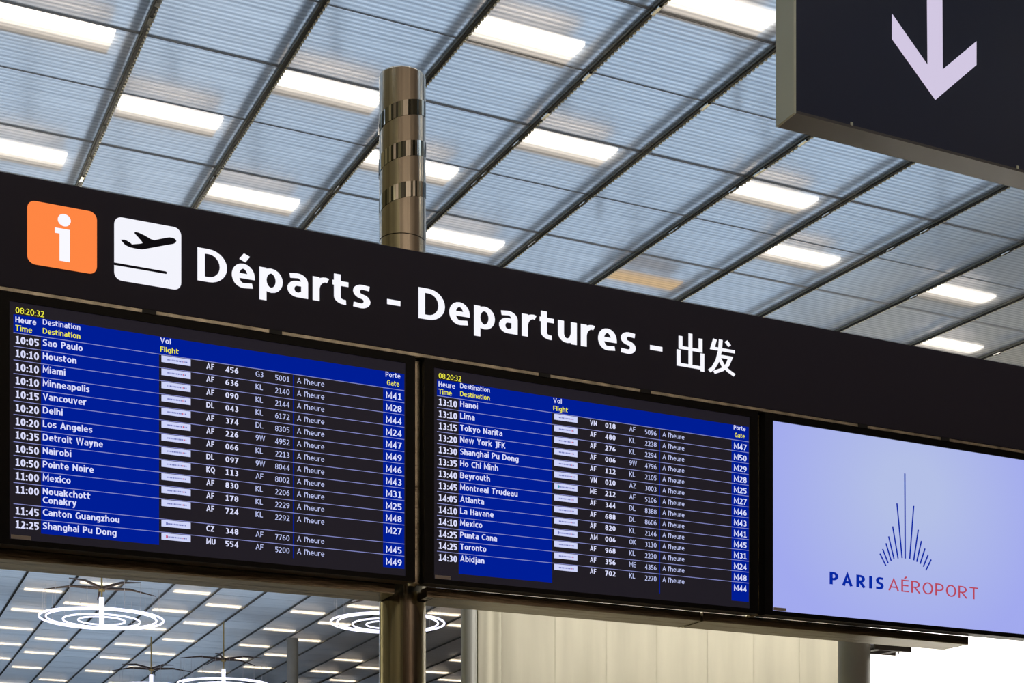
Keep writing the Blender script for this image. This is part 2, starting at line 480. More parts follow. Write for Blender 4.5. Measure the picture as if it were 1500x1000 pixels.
def stroke(mb, pts, w, m, tf):
    closed = len(pts) > 3 and math.dist(pts[0], pts[-1]) < 1e-6
    P = [pts[0]]
    for p in pts[1:]:
        if math.dist(p, P[-1]) > 1e-5: P.append(p)
    if closed: P = P[:-1]
    n = len(P); L = []; R = []
    for i in range(n):
        a = P[i - 1] if (closed or i > 0) else None
        c = P[(i + 1) % n] if (closed or i < n - 1) else None
        p = P[i]
        def nrm(u, v):
            d = (v[0] - u[0], v[1] - u[1]); l = math.hypot(*d); return (-d[1] / l, d[0] / l)
        if a is None: nn = nrm(p, c); k = 1
        elif c is None: nn = nrm(a, p); k = 1
        else:
            n1 = nrm(a, p); n2 = nrm(p, c)
            s = (n1[0] + n2[0], n1[1] + n2[1]); l = math.hypot(*s)
            if l < .35:
                nn = n2; k = 1
            else:
                nn = (s[0] / l, s[1] / l); k = min(2.6, 1 / max(.3, nn[0] * n1[0] + nn[1] * n1[1]))
        L.append((p[0] + nn[0] * w / 2 * k, p[1] + nn[1] * w * .4 * k))
        R.append((p[0] - nn[0] * w / 2 * k, p[1] - nn[1] * w * .4 * k))
    for i in range(n if closed else n - 1):
        j = (i + 1) % n
        mb.face([tf(*R[i]), tf(*R[j]), tf(*L[j]), tf(*L[i])], m)


def text_width(t, w, gap):
    return sum(glyph(c, w)[0] + gap for c in t) - gap


def text(mb, t, x0, z0, cap, m, w=.2, width=None, sx=1.0, y=-.0006, gap=.11, shear=0.0, right=None):
    """Draw t with its left edge at x0 and baseline z0 (local x / z, facing -y)."""
    tw = text_width(t, w, gap)
    if width: sx = width / (tw * cap)
    if right is not None: x0 = right - tw * cap * sx
    cx = 0.0
    for c in t:
        W, st, dots = glyph(c, w)
        tf = lambda u, v, cx=cx: (x0 + (cx + u) * cap * sx, y, z0 + v * cap)
        for s in st:
            stroke(mb, s, w, m, tf)
        for (u, v, r) in dots:
            mb.face([tf(u + r * math.cos(a * PI / 5), v + r * math.sin(a * PI / 5)) for a in range(10)], m)
        cx += W + gap


# ------------------------------------------------------------------ the two directions of the hall
RA, RB = .907, .421                      # sign direction (right and away)
RZ = math.atan2(RB, RA)
W0 = Vector((-1.4334, 4.26, 0))          # where the sign's face meets the left edge of the view


def s_of(px): return 10.1 * px / (5550 - px)
def Y_of(s): return 4.26 + RB * s
def z_of(px, py): return CAMZ + (HY - py) / F * Y_of(s_of(px))


P0 = Vector((-1.983, 8.51))              # origin of the ceiling grid
PW = .838                                # panel width between two rails
SL = .0441                               # slope of the ceiling near the sign


def zc(b):
    k = [(-22, 4.868), (-3, 4.868), (14.2, 5.626), (36, 5.27)]
    for (a, za), (c, zb) in zip(k, k[1:]):
        if b <= c: return CAMZ + za + (zb - za) * (b - a) / (c - a)
    return CAMZ + 5.27


def gp(a, b):
    """Plan position of ceiling grid coordinates (metres along the panels, metres along the rails)."""
    return Vector((P0.x + a * RA - b * RB, P0.y + a * RB + b * RA))


A0, A1, B0, B1 = -9 * PW, 33 * PW, -22.0, 36.0

# ------------------------------------------------------------------ structure
fl = MB(); fl.box(A0 - 1, A1 + 1, B0 - 1, B1 + 1, -.2, 0, M['floor'])
o = fl.build('floor', kind='structure', label='pale stone floor of the departures hall'); o.location = (P0.x, P0.y, 0); o.rotation_euler = (0, 0, RZ)
for nm, x0, x1, y0, y1, m in (('wall_left', A0 - .3, A0, B0, B1, 'wallbeige'), ('wall_right', A1, A1 + .3, B0, B1, 'wallbeige'),
                              ('wall_front', A0, A1, B1, B1 + .3, 'wallbrown'), ('wall_back', A0, A1, B0 - .3, B0, 'wallbrown')):
    q = MB(); q.box(x0, x1, y0, y1, 0, 7.6, M[m])
    o = q.build(nm, kind='structure'); o.location = (P0.x, P0.y, 0); o.rotation_euler = (0, 0, RZ)

# ceiling: rails, panels, joints
ceil = thing('ceiling', None, None, (P0.x, P0.y, 0), RZ, kind='structure')
ceil['label'] = 'luminous ceiling of translucent ribbed panels between dark rails'
JB = .40; JP = .785
pm = MB(); pm.box(.018, PW - .020, .0015, JP - .0015, 0, .008, M['panel'])
pmesh = pm.mesh('ceiling_panel')
NEAR_I = range(-3, 13); NEAR_K = range(-4, 6)
for i in NEAR_I:
    for k in NEAR_K:
        b = JB + k * JP
        o = obj('ceiling_panel', pmesh, ceil, (i * PW, b, zc(b)))
        o.rotation_euler = (math.atan(SL), 0, 0)
pf = MB()
k0 = int((B0 - JB) / JP); k1 = int((B1 - JB) / JP)
for i in range(-9, 33):
    for k in range(k0, k1):
        if i in NEAR_I and k in NEAR_K: continue
        if JB + k * JP < -5.6 or i < -4: continue
        b = JB + k * JP
        za, zb = zc(b), zc(b + JP)
        x0, x1, y0, y1 = i * PW + .022, (i + 1) * PW - .022, b + .004, b + JP - .004
        n = len(pf.v)
        pf.v += [(x0, y0, za), (x1, y0, za), (x1, y1, zb), (x0, y1, zb), (x0, y0, za + .016), (x1, y0, za + .016), (x1, y1, zb + .016), (x0, y1, zb + .016)]
        sl = pf.slot(M['panel'])
        for q in ((0, 3, 2, 1), (4, 5, 6, 7), (0, 1, 5, 4), (1, 2, 6, 5), (2, 3, 7, 6), (3, 0, 4, 7)):
            pf.f.append(tuple(n + j for j in q)); pf.m.append(sl)
pf.build('ceiling_panel', ceil, kind='stuff')
bs = [-5.6, -3, 14.2, 36]
for i in range(-4, 34):
    q = MB()
    for b0, b1 in zip(bs, bs[1:]):
        def fn(p, b0=b0, b1=b1): return (p[0], p[1], p[2] + zc(p[1]))
        q.box(i * PW - .013, i * PW + .006, b0, b1, -.026, .03, M['rail'], fn)
        q.box(i * PW + .006, i * PW + .017, b0, b1, -.016, .01, M['rail_side'], fn); q.box(i * PW - .020, i * PW - .013, b0, b1, -.016, .01, M['rail_side'], fn)
    q.build('ceiling_rail', ceil)
    if -4 < i < 13:
        c = MB()
        b = -3.0
        while b < 5.3:
            r = random.random()
            c.box(i * PW + .003, i * PW + .017, b, b + .022, -.0275, -.012, M['clip'], lambda p: (p[0], p[1], p[2] + zc(p[1])))
            if r < .035:
                c.box(i * PW - .014, i * PW + .006, b, b + .09, -.0335, -.026, M['mirror'], lambda p: (p[0], p[1], p[2] + zc(p[1])))
            b += .0436
        c.build('rail_clip', ceil, kind='stuff')
for k in range(-4, 7):
    b = JB + k * JP; z = zc(b)
    q = MB(); q.box(-3 * PW, 13 * PW, b - .0025, b + .0015, z - .001, z + .009, M['joint'])
    if k % 2 == 0: q.box(-3 * PW, 13 * PW, b + .012, b + .015, z - .001, z + .008, M['joint'])
    q.build('panel_joint', ceil)
# steel above the panels: purlins over every rail, cross beams over the far part
for i in range(-3, 13):
    q = MB(); q.box(i * PW - .060, i * PW - .012, -3, 9, .055, .085, M['truss'], lambda p: (p[0], p[1], p[2] + zc(p[1])))
    q.build('roof_purlin', ceil)
for i in range(-3, 13):
    for b in (-1.9, .05, 2.0, 3.9):
        bb = b + (.9 if i % 2 else 0); x = (i + .62) * PW
        q = MB(); q.box(x - .02, x + .02, bb - .02, bb + .02, zc(bb) + .25, zc(bb) + 1.1, M['truss']); q.build('roof_post', ceil)
for b in (9.5, 22.6, 32.5):
    q = MB(); q.box(-4 * PW, 12 * PW, b, b + .5, zc(b) + .5, zc(b) + .8, M['truss'])
    q.build('roof_beam', ceil)
so = MB(); so.box(-4 * PW, A1, B0, -5.6, CAMZ + 4.80, CAMZ + 4.95, M['soffit']); so.build('soffit', ceil)
so = MB(); so.box(A0, -4 * PW - .05, B0, B1, CAMZ + 4.80, CAMZ + 4.95, M['soffit_light']); so.build('soffit', ceil)
rf = MB(); rf.box(9.6 * PW, A1 + 1, B0, 8, 8.0, 8.2, M['roof_lit']); rf.box(9.6 * PW, A1 + 1, 8, B1, 8.3, 8.5, M['roof'])
rf.box(A0 - 1, A1, B0, -9, 8.3, 8.5, M['roof'])
rf.build('roof_slab', ceil)

# ------------------------------------------------------------------ ceiling lights
LAMP_L, LAMP_W = .655, .30


def lamp_proto(m, wd=LAMP_W):
    t = thing('ceiling_light', 'x', 'ceiling light')
    q = MB(); q.box(-LAMP_L / 2, LAMP_L / 2, -wd / 2, wd / 2, .022, .036, M[m]); q.build('diffuser', t)
    q = MB()
    q.box(-LAMP_L / 2 - .01, LAMP_L / 2 + .01, -.13, .13, .185, .195, M['tray'])
    q.box(-LAMP_L / 2 - .01, LAMP_L / 2 + .01, -.135, -.13, .175, .195, M['tray'])
    q.box(-LAMP_L / 2 - .01, LAMP_L / 2 + .01, .13, .135, .175, .195, M['tray'])
    q.build('ghost_plate', t)  # added plate that shows as the lamp's faint ghost reflection
    for x in (-.25, .25):
        q = MB(); q.box(x - .004, x + .004, -.004, .004, .036, .185, M['truss']); q.build('hanger', t)
    return t


def place_lamp(t, i, b, off=.44):
    p = gp((i + off) * PW, b)
    t.location = (p.x, p.y, zc(b))
    t.rotation_euler = (math.atan(SL) if b < 14.2 else -math.atan(.0163), 0, RZ)


near = [
    (-1, .60, 'wide warm white ceiling light cut by the upper left picture edge'),
    (-1, 2.42, 'warm white ceiling light left of the orange information symbol, over the sign edge'),
    (0, 1.40, 'warm white ceiling light between the first two dark rails from the left'),
    (1, .62, 'warm white ceiling light just left of the steel post top'),
    (1, 2.44, 'warm white ceiling light above the word Départs, touching the sign edge'),
    (2, -.50, 'bright white ceiling light at top centre, up and right of the steel post'),
    (2, 1.40, 'warm white ceiling light half hidden behind the banded steel post'),
    (3, -1.28, 'bright ceiling light cut by the top edge, left of the arrow sign'),
    (3, .62, 'bright white ceiling light in the middle, right of the post and above Departures'),
    (3, 2.46, 'warm ceiling light low beside the post, just above the letters of Departures'),
    (5, .65, 'bright ceiling light just below the lower left corner of the arrow sign'),
    (5, 2.48, 'dim amber ceiling light above the black sign, the only orange one'),
    (6, 1.50, 'bright ceiling light two rails right of the one under the arrow sign corner'),
    (8, 1.57, 'bright ceiling light near the right picture edge, upper one of two'),
    (9, 2.65, 'bright ceiling light at the right picture edge touching the black sign'),
]
lp = lamp_proto('lamp_wide')
for n, (i, b, lab) in enumerate(near):
    if 'amber' in lab:
        t = lamp_proto('lamp_dim', .2)
    else:
        t = lp if n == 0 else copy_tree(lp)
    t['label'] = lab; t['group'] = 'lights behind the near ceiling panels'
    place_lamp(t, i, b + .03)
far = {2: (20.2, 22.16, 24.15, 26.05, 28.0), 3: (19.25, 21.17, 25.14, 26.93, 29.1, 31.8), 4: (25.95, 30.8), 5: (19.32, 21.15, 23.12, 25.14, 26.98, 29.03),
       6: (20.28, 22.2, 24.19, 26.02, 28.08, 30.7), 8: (20.28, 22.24, 24.23, 26.0, 28.08), 9: (19.33, 21.15, 23.16, 25.18, 27.02),
       11: (19.36, 25.21, 27.02, 29.09), 12: (20.35, 26.06, 28.14), 14: (24.28, 26.06), 15: (27.06,)}
fp = lamp_proto('lamp_far', .17); first = True
ORD = ['first', 'second', 'third', 'fourth', 'fifth', 'sixth', 'seventh', 'eighth', 'ninth', 'tenth', 'eleventh']
for bay, (i, L) in enumerate(far.items()):
    for n, b in enumerate(L):
        t = fp if first else copy_tree(fp); first = False
        t['label'] = 'small warm light below displays, %s from top in %s lit bay from left' % (ORD[n], ORD[bay])
        t['group'] = 'lights in the distant ceiling'
        place_lamp(t, i, b, .56)
# the rest of the ceiling's lights, out of view
q = MB()
for i in range(-4, 32):
    b = -5.2 + (1.0 if i % 2 else 0)
    while b < B1 - 1:
        seen = (-4 < i < 14 and -3 < b < 3.6) or (1 <= i < 20 and b > 17.5)
        if not seen and i not in (4, 7):
            q.box((i + .1) * PW, (i + .88) * PW, b - .1, b + .1, zc(b) + .024, zc(b) + .04, M['lamp'])
        b += 1.95
o = q.build('ceiling_light', None, kind='stuff', label='rows of further ceiling lights outside the view', category='ceiling light')
o.location = (P0.x, P0.y, 0); o.rotation_euler = (0, 0, RZ)

# added fill lights facing up, outside the view, to brighten soffits and hall
for nm_, a_, b_, z_, sx_, sy_, e_ in (('added_fill_left', -5.5 * PW, 8, 3.2, 1.0, 24, 900), ('added_fill_right', 22 * PW, 2, 3.2, 2.0, 16, 1000), ('added_fill_back', 3.0, -15, 3.0, 16, 1.5, 500)):
    l_ = bpy.data.lights.new(nm_, 'AREA'); l_.shape = 'RECTANGLE'; l_.size = sx_; l_.size_y = sy_; l_.energy = e_; l_.color = (1, .93, .80)
    lo = bpy.data.objects.new(nm_, l_); COL.objects.link(lo)
    p_ = gp(a_, b_); lo.location = (p_.x, p_.y, z_); lo.rotation_euler = (PI, 0, -RZ)
lw = bpy.data.lights.new('added_fabric_fill', 'AREA'); lw.shape = 'RECTANGLE'; lw.size = 5.0; lw.size_y = .3; lw.energy = 62; lw.color = (1, .95, .86)  # added area light to brighten the fabric
lwo = bpy.data.objects.new('added_fabric_fill', lw); COL.objects.link(lwo)
# added area light that brightens the white wall on the right
ar = bpy.data.lights.new('added_wall_fill', 'AREA'); ar.shape = 'RECTANGLE'; ar.size = 3.0; ar.size_y = .5; ar.energy = 260; ar.color = (1, .97, .92)
ao = bpy.data.objects.new('added_wall_fill', ar); COL.objects.link(ao)

# ------------------------------------------------------------------ steel post
px_post = (589.5 - 750) / F * 5.0
post = thing('steel_post', 'round brushed steel post with a spiralling mirror band, behind the sign', 'post', (px_post, 5.0, 0))
R = .0765
ztop = 4.285; zs = CAMZ + (HY - 342) / F * 4.93
q = MB(); q.tube([(0, 0, 0), (0, 0, zs - .002)], R, M['steel'], 64); q.build('lower_shaft', post)
q = MB(); q.tube([(0, 0, zs + .001), (0, 0, ztop - .007), (0, 0, ztop - .006), (0, 0, ztop - .002), (0, 0, ztop)], [R, R, R, R - .001, R - .004], M['steel'], 64); q.build('upper_shaft', post)
q = MB(); q.tube([(0, 0, zs - .002), (0, 0, zs + .001)], R - .0015, M['rail'], 64); q.build('shaft_joint', post)
q = MB()                                                     # mirror band of small facets on one helix, reflections painted as facet tints
pitch = .1325; hb = .050; nf = 60
turn0 = -.25; turns = 3.0
zt = CAMZ + (HY - 150) / F * 4.95
for i in range(int(turns * nf)):
    a0 = 2 * PI * i / nf; a1 = 2 * PI * (i + .93) / nf
    ang = lambda a: PI * .0 - a
    z = zt - (a0 / (2 * PI)) * pitch
    tilt = random.uniform(-.0009, .0009)
    r0, r1 = R + .0012 + tilt, R + .0012 - tilt
    c = [(r0 * math.cos(ang(a0)), r0 * math.sin(ang(a0))), (r1 * math.cos(ang(a1)), r1 * math.sin(ang(a1)))]
    q.face([(c[1][0], c[1][1], z - hb / 2 - pitch / nf), (c[0][0], c[0][1], z - hb / 2), (c[0][0], c[0][1], z + hb / 2), (c[1][0], c[1][1], z + hb / 2 - pitch / nf)], M[random.choice(['mirror', 'reflection_dark', 'reflection_mid', 'reflection_dark', 'mirror'])])
q.build('spiral_band', post, kind='stuff')

# ------------------------------------------------------------------ departures sign
Z0, Z1 = CAMZ + 1.7035, CAMZ + 2.024
sign = thing('departures_sign', 'long black overhead sign with white lettering Départs - Departures and Chinese characters', 'sign', (W0.x, W0.y, Z0), RZ)


def loc(px, py):
    return s_of(px), z_of(px, py)


q = MB(); q.box(-1.6, 5.6, 0, .13, 0, Z1 - Z0, M['signblack']); q.build('sign_box', sign, bevel=.002)
q = MB(); q.box(-1.6, 5.6, .002, .016, -.0095, 0, M['trim']); q.box(-1.6, 5.6, .016, .118, -.003, 0, M['frame']); q.build('underside_trim', sign)


def rrect(x0, x1, z0, z1, r):
    p = []
    for cx, cz, a in ((x1 - r, z1 - r, 0), (x0 + r, z1 - r, 90), (x0 + r, z0 + r, 180), (x1 - r, z0 + r, 270)):
        p += [(cx + r * math.cos(math.radians(a + 15 * i)), cz + r * math.sin(math.radians(a + 15 * i))) for i in range(7)]
    return p


def plate(mb, pts, y0, y1, m):
    """Flat plate: outline pts (x, z) from y0 (front) to y1."""
    mb.face([(x, y0, z) for x, z in pts][::-1], m)
    n = len(pts)
    for i in range(n):
        a, b = pts[i], pts[(i + 1) % n]
        mb.face([(a[0], y0, a[1]), (b[0], y0, b[1]), (b[0], y1, b[1]), (a[0], y1, a[1])], m)


def rel(pts): return [(x, z - Z0) for x, z in pts]


# information symbol
x0, x1 = s_of(40), s_of(142)
q = MB(); plate(q, rel(rrect(x0, x1, CAMZ + 1.7800, CAMZ + 1.9585, .022)), -.002, 0, M['orange'])
info = q.build('information_symbol', sign, label='orange rounded square information symbol')
q = MB()
cx, cz = loc(94.1, 323); rx = (s_of(103.6) - s_of(84.6)) / 2
plate(q, [(cx + rx * math.cos(t * PI / 12), cz - Z0 + .0172 * math.sin(t * PI / 12)) for t in range(24)], -.004, -.002, M['letter'])
xa, xb, xc = s_of(80.2), s_of(87.2), s_of(102.3)
zt_, zm_, zb_ = loc(80.2, 333.6)[1] - Z0, loc(80.2, 341)[1] - Z0, loc(102.3, 384.5)[1] - Z0
plate(q, [(xa, zt_), (xa, zm_), (xb, zm_), (xb, zb_), (xc, zb_), (xc, zt_)], -.004, -.002, M['letter'])
q.build('letter_i', info)
# take-off symbol
q = MB(); plate(q, rel(rrect(s_of(167.5), s_of(265.6), CAMZ + 1.7750, CAMZ + 1.9575, .022)), -.002, 0, M['white'])
tko = q.build('takeoff_symbol', sign, label='white rounded square take-off symbol')
pl = [(820, 360), (805, 338), (782, 325), (735, 317), (680, 325), (550, 352), (510, 340), (430, 293), (355, 258), (310, 250), (309, 266), (350, 310), (395, 362), (408, 387), (380, 395),
      (275, 404), (268, 392), (215, 358), (180, 345), (140, 347), (165, 375), (195, 410), (250, 437), (330, 455), (400, 463), (440, 458), (560, 436), (700, 410), (785, 396), (812, 380)]
q = MB(); plate(q, rel([loc(160 + x / 8.333, 310 + y / 8.333) for x, y in pl]), -.0035, -.002, M['iconblack'])
q.build('aeroplane_shape', tko)
q = MB(); plate(q, rel([loc(160 + x / 8.333, 310 + y / 8.333) for x, y in ((60, 624), (690, 733), (708, 745), (705, 760), (690, 762), (60, 653))]), -.0035, -.002, M['iconblack'])
q.build('runway_line', tko)
# lettering
BZ = CAMZ + 1.8135 - Z0
CAP = .0975
for word, xa, xb, nm, wt, zz in (('Départs', 289.5, 543, 'word', .188, 0), ('-', 567.5, 587, 'dash', .205, 0), ('Departures', 613.5, 932, 'word', .188, 0),
                             ('-', 953, 971, 'dash', .205, 0), ('\u51fa\u53d1', 992.5, 1078, 'characters', .145, 0)):
    q = MB()
    text(q, word, s_of(xa), BZ + zz, CAP if nm != 'characters' else CAP * .97, M['letter'], w=wt, width=s_of(xb) - s_of(xa), y=-.0015, gap=.125 if nm != 'characters' else .19)
    q.build(nm, sign)

# ------------------------------------------------------------------ displays
TP = 1.2835


def display(name, label, k, screen_mat):
    t = thing(name, label, 'display', W0 + Vector((RA, RB, 0)) * (k * TP) + Vector((0, 0, CAMZ + .983)), RZ)
    zb = CAMZ + .983
    x0, x1, z0, z1 = -.008, 1.245, 0, 1.692 - .983
    dx0, dx1, dz0, dz1 = .0256, 1.2133, .999 - .983, 1.667 - .983
    q = MB()
    for a in ((x0, x1, z1 - (z1 - dz1), z1), (x0, x1, z0, dz0), (x0, dx0, dz0, dz1), (dx1, x1, dz0, dz1)):
        q.box(a[0], a[1], 0, .03, a[2], a[3], M['bezel'])
    q.build('bezel', t)
    q = MB(); q.box(x0 + .004, x1 - .004, .03, .075, z0 + .004, z1 - .004, M['bezel']); q.build('housing', t, bevel=.004)
    q = MB(); q.box(dx0, dx1, .004, .03, dz0, dz1, screen_mat); scr = q.build('screen', t)
    for xx in ((.395, .435), (.775, .813)):
        q = MB(); q.box(xx[0], xx[1], -.0025, .0014, z1 - .001, z1 + .0112, M['bracket']); q.build('bracket', t)
    q = MB(); q.box(dx0 + .004, dx0 + .058, .0026, .004, dz0 + .002, dz0 + .013, M['sticker'])
    q.build('sticker', t)
    return t, scr, zb


ROWS1 = [('10:05', 'Sao Paulo', 'AF', '456', 'G3', '5001', 'M41'), ('10:10', 'Houston', 'AF', '636', 'KL', '2140', 'M28'), ('10:10', 'Miami', 'AF', '090', 'KL', '2144', 'M44'),
         ('10:10', 'Minneapolis', 'DL', '043', 'KL', '6172', 'M24'), ('10:15', 'Vancouver', 'AF', '374', 'DL', '8305', 'M47'), ('10:20', 'Delhi', 'AF', '226', '9W', '4952', 'M49'),
         ('10:20', 'Los Angeles', 'AF', '066', 'KL', '2213', 'M46'), ('10:35', 'Detroit Wayne', 'DL', '097', '9W', '8044', 'M43'), ('10:50', 'Nairobi', 'KQ', '113', 'AF', '8002', 'M31'),
         ('10:50', 'Pointe Noire', 'AF', '830', 'KL', '2206', 'M25'), ('11:00', 'Mexico', 'AF', '178', 'KL', '2229', 'M48'), ('11:00', 'Nouakchott|Conakry', 'AF', '724', 'KL', '2292', 'M27'),
         ('11:45', 'Canton Guangzhou', 'CZ', '348', 'AF', '7760', 'M45'), ('12:25', 'Shanghai Pu Dong', 'MU', '554', 'AF', '5200', 'M49')]
ROWS2 = [('13:10', 'Hanoi', 'VN', '018', 'AF', '5096', 'M47'), ('13:10', 'Lima', 'AF', '480', 'KL', '2238', 'M50'), ('13:15', 'Tokyo Narita', 'AF', '276', 'KL', '2294', 'M29'),
         ('13:20', 'New York JFK', 'AF', '006', '9W', '4796', 'M28'), ('13:30', 'Shanghai Pu Dong', 'AF', '112', 'KL', '2105', 'M25'), ('13:35', 'Ho Chi Minh', 'VN', '010', 'AZ', '3003', 'M27'),
         ('13:40', 'Beyrouth', 'ME', '212', 'AF', '5106', 'M46'), ('13:45', 'Montreal Trudeau', 'AF', '344', 'DL', '8388', 'M43'), ('14:05', 'Atlanta', 'AF', '688', 'DL', '8606', 'M41'),
         ('14:10', 'La Havane', 'AF', '820', 'KL', '2146', 'M45'), ('14:10', 'Mexico', 'AM', '006', 'OK', '3130', 'M31'), ('14:25', 'Punta Cana', 'AF', '968', 'KL', '2230', 'M24'),
         ('14:25', 'Toronto', 'AF', '356', 'ME', '4356', 'M48'), ('14:30', 'Abidjan', 'AF', '702', 'KL', '2270', 'M44')]


def timetable(name, label, k, rows, pitch, tall):
    t, scr, zb = display(name, label, k, M['lcd'])
    c = lambda px: s_of(px)
    bl = .983
    Y1, Y2, Y3 = .0036, .0030, .0024
    q = MB()

    def rect(mb, x0, x1, z0, z1, m, y):
        mb.face([(x0, y, z0), (x1, y, z0), (x1, y, z1), (x0, y, z1)], m)
    XL, XR = c(20), 1.2095
    rect(q, XL, XR, 1.580 - bl, 1.632 - bl, M['blue'], Y1)
    q.build('header_band', scr)
    q = MB(); rect(q, c(60.5), c(233.6), 1.0227 - bl, 1.580 - bl, M['blue'], Y1); q.build('destination_column', scr)
    q = MB(); rect(q, c(562.5), XR, 1.0215 - bl, 1.580 - bl, M['blue'], Y1); q.build('gate_column', scr)
    q = MB(); rect(q, c(430.2), c(431.8), 1.0215 - bl, 1.580 - bl, M['blue'], Y1); q.build('column_rule', scr)
    q = MB(); text(q, '08:20:32', c(23), z_of(23, 457.8) - zb, .0172, M['yellow'], w=.15, y=Y3, width=c(65) - c(23), gap=.09); q.build('clock', scr)
    q = MB()
    for s_, px, py, cap, mm, wd in (('Heure', 22.8, 471.3, .0165, 'ltext', 30.5), ('Time', 22.8, 483.6, .0165, 'yellow', 24.5), ('Destination', 63, 474.6, .0155, 'ltext', 55), ('Destination', 63, 487.6, .0155, 'yellow', 55),
                                ('Vol', 235.3, 501.4, .0155, 'ltext', 15.5), ('Flight', 235.3, 514.3, .0155, 'yellow', 27), ('Porte', 566, 550.8, .0155, 'ltext', 21.5), ('Gate', 568, 563.2, .0155, 'yellow', 18)):
        q = MB(); text(q, s_, c(px), z_of(px, py) - zb, cap, M[mm], w=.17, y=Y3, width=c(px + wd) - c(px)); q.build('header_word', scr)
    z = 1.580 - bl
    for n, (tm, dest, a, b, d, e, g) in enumerate(rows):
        q = MB()
        rect(q, XL, XR, z - .0010, z + .0010, M['line'], Y2)
        text(q, tm, c(22.8), z - .0295, .0208, M['ltext'], w=.21, y=Y3, width=c(57.3) - c(22.8), gap=.1)
        for j, ds in enumerate(dest.split('|')):
            text(q, ds, c(63), z - .0248 - j * .0245, .0188, M['ltext'], w=.19, y=Y3, sx=1.06, gap=.10)
        lx0, lx1 = c(237.2), c(280)
        rect(q, lx0, lx1, z - .0215, z - .0022, M['logo'], Y2)
        u = .2
        while u < .84:
            du = random.uniform(.02, .05)
            mm = 'red' if .70 < u < .76 else 'tick'
            rect(q, lx0 + u * (lx1 - lx0), lx0 + (u + du) * (lx1 - lx0), z - .0145, z - .0105, M[mm], Y3)
            u += du + .018
        if a in ('ME', 'CZ', 'MU', 'AM'):
            rect(q, lx0 + .013, lx0 + .018, z - .0165, z - .0075, M[{'ME': 'teal', 'MU': 'red'}.get(a, 'tick')], Y3 - .0002)
        text(q, a, c(303), z - .0222, .0168, M['ltext'], w=.20, y=Y3, sx=.98)
        text(q, b, c(331), z - .0238, .0168, M['ltext'], w=.20, y=Y3, width=c(350) - c(331), gap=.12)
        text(q, d, c(375.3), z - .0238, .0165, M['ltext2'], w=.14, y=Y3, sx=1.0)
        text(q, e, c(404), z - .0265, .0165, M['ltext2'], w=.14, y=Y3, width=c(425) - c(404), gap=.12)
        text(q, "A l'heure", c(436), z - .0253, .0160, M['ltext2'], w=.14, y=Y3, width=c(476) - c(436))
        text(q, g, c(566.5), z - .0315, .0200, M['ltext'], w=.17, y=Y3, width=c(589.5) - c(566.5))
        q.build('timetable_row', scr)
        z -= tall if '|' in dest else pitch
    return t


timetable('departure_display', 'left departures display listing 10:05 Sao Paulo down to 12:25 Shanghai Pu Dong', 0, ROWS1, .0383, .0596)
timetable('departure_display', 'middle departures display listing 13:10 Hanoi down to 14:30 Abidjan', 1, ROWS2, .0379, .0379)
t, scr, zb = display('logo_display', 'right display showing the airport emblem and words on pale blue', 2, M['lcd_pale'])
OFF = 2 * TP


def rl(px, py): x, z = loc(px, py); return x - OFF, z - zb


def rz2(x, y): return rl(1200 + x / 4.76, 680 + y / 4.76)


for (a, b, c_, d) in ((607, 62, 610, 655), (552, 270, 588, 652), (522, 430, 560, 655), (494, 500, 532, 660), (475, 548, 512, 672), (452, 588, 491, 688), (433, 620, 475, 705),
                      (669, 287, 641, 657), (701, 453, 669, 668), (723, 532, 690, 678), (748, 585, 714, 692), (770, 628, 736, 712), (791, 662, 753, 738)):
    q = MB()
    p, r_ = rz2(a, b), rz2(c_, d)
    stroke(q, [p, r_], .0062, M['logoblue'], lambda u, v: (u, .0028, v))
    q.build('emblem_ray', scr)
x0, z0 = rz2(82, 833); x1 = rz2(460, 833)[0]
q = MB(); text(q, 'PARIS', x0, z0, z_of(1217, 836.6) - z_of(1217, 855), M['logoblue'], w=.23, width=x1 - x0, y=.0028, gap=.27); q.build('word', scr)
x0 = rz2(492, 875)[0]; x1 = rz2(1118, 875)[0]
q = MB(); text(q, 'AÉROPORT', x0, z0, z_of(1217, 836.6) - z_of(1217, 855), M['logored'], w=.13, width=x1 - x0, y=.0028, gap=.16); q.build('word', scr)

# ------------------------------------------------------------------ frame that carries the displays
def frame_bar(name, label, cat, x0, x1, y0, y1, z0, z1, m, part='bar', bevel=.0015):
    t = thing(name, label, cat, W0 + Vector((RA, RB, 0)) * x0 + Vector((0, 0, CAMZ + z0)), RZ)
    q = MB(); q.box(0, x1 - x0, y0, y1, 0, z1 - z0, m); q.build(part, t, bevel=bevel)
    for e in (.0, x1 - x0 - .003):
        q = MB(); q.box(e, e + .003, y0 - .0006, y1 + .0006, -.0006, z1 - z0 + .0006, m); q.build('end_cap', t)
    return t


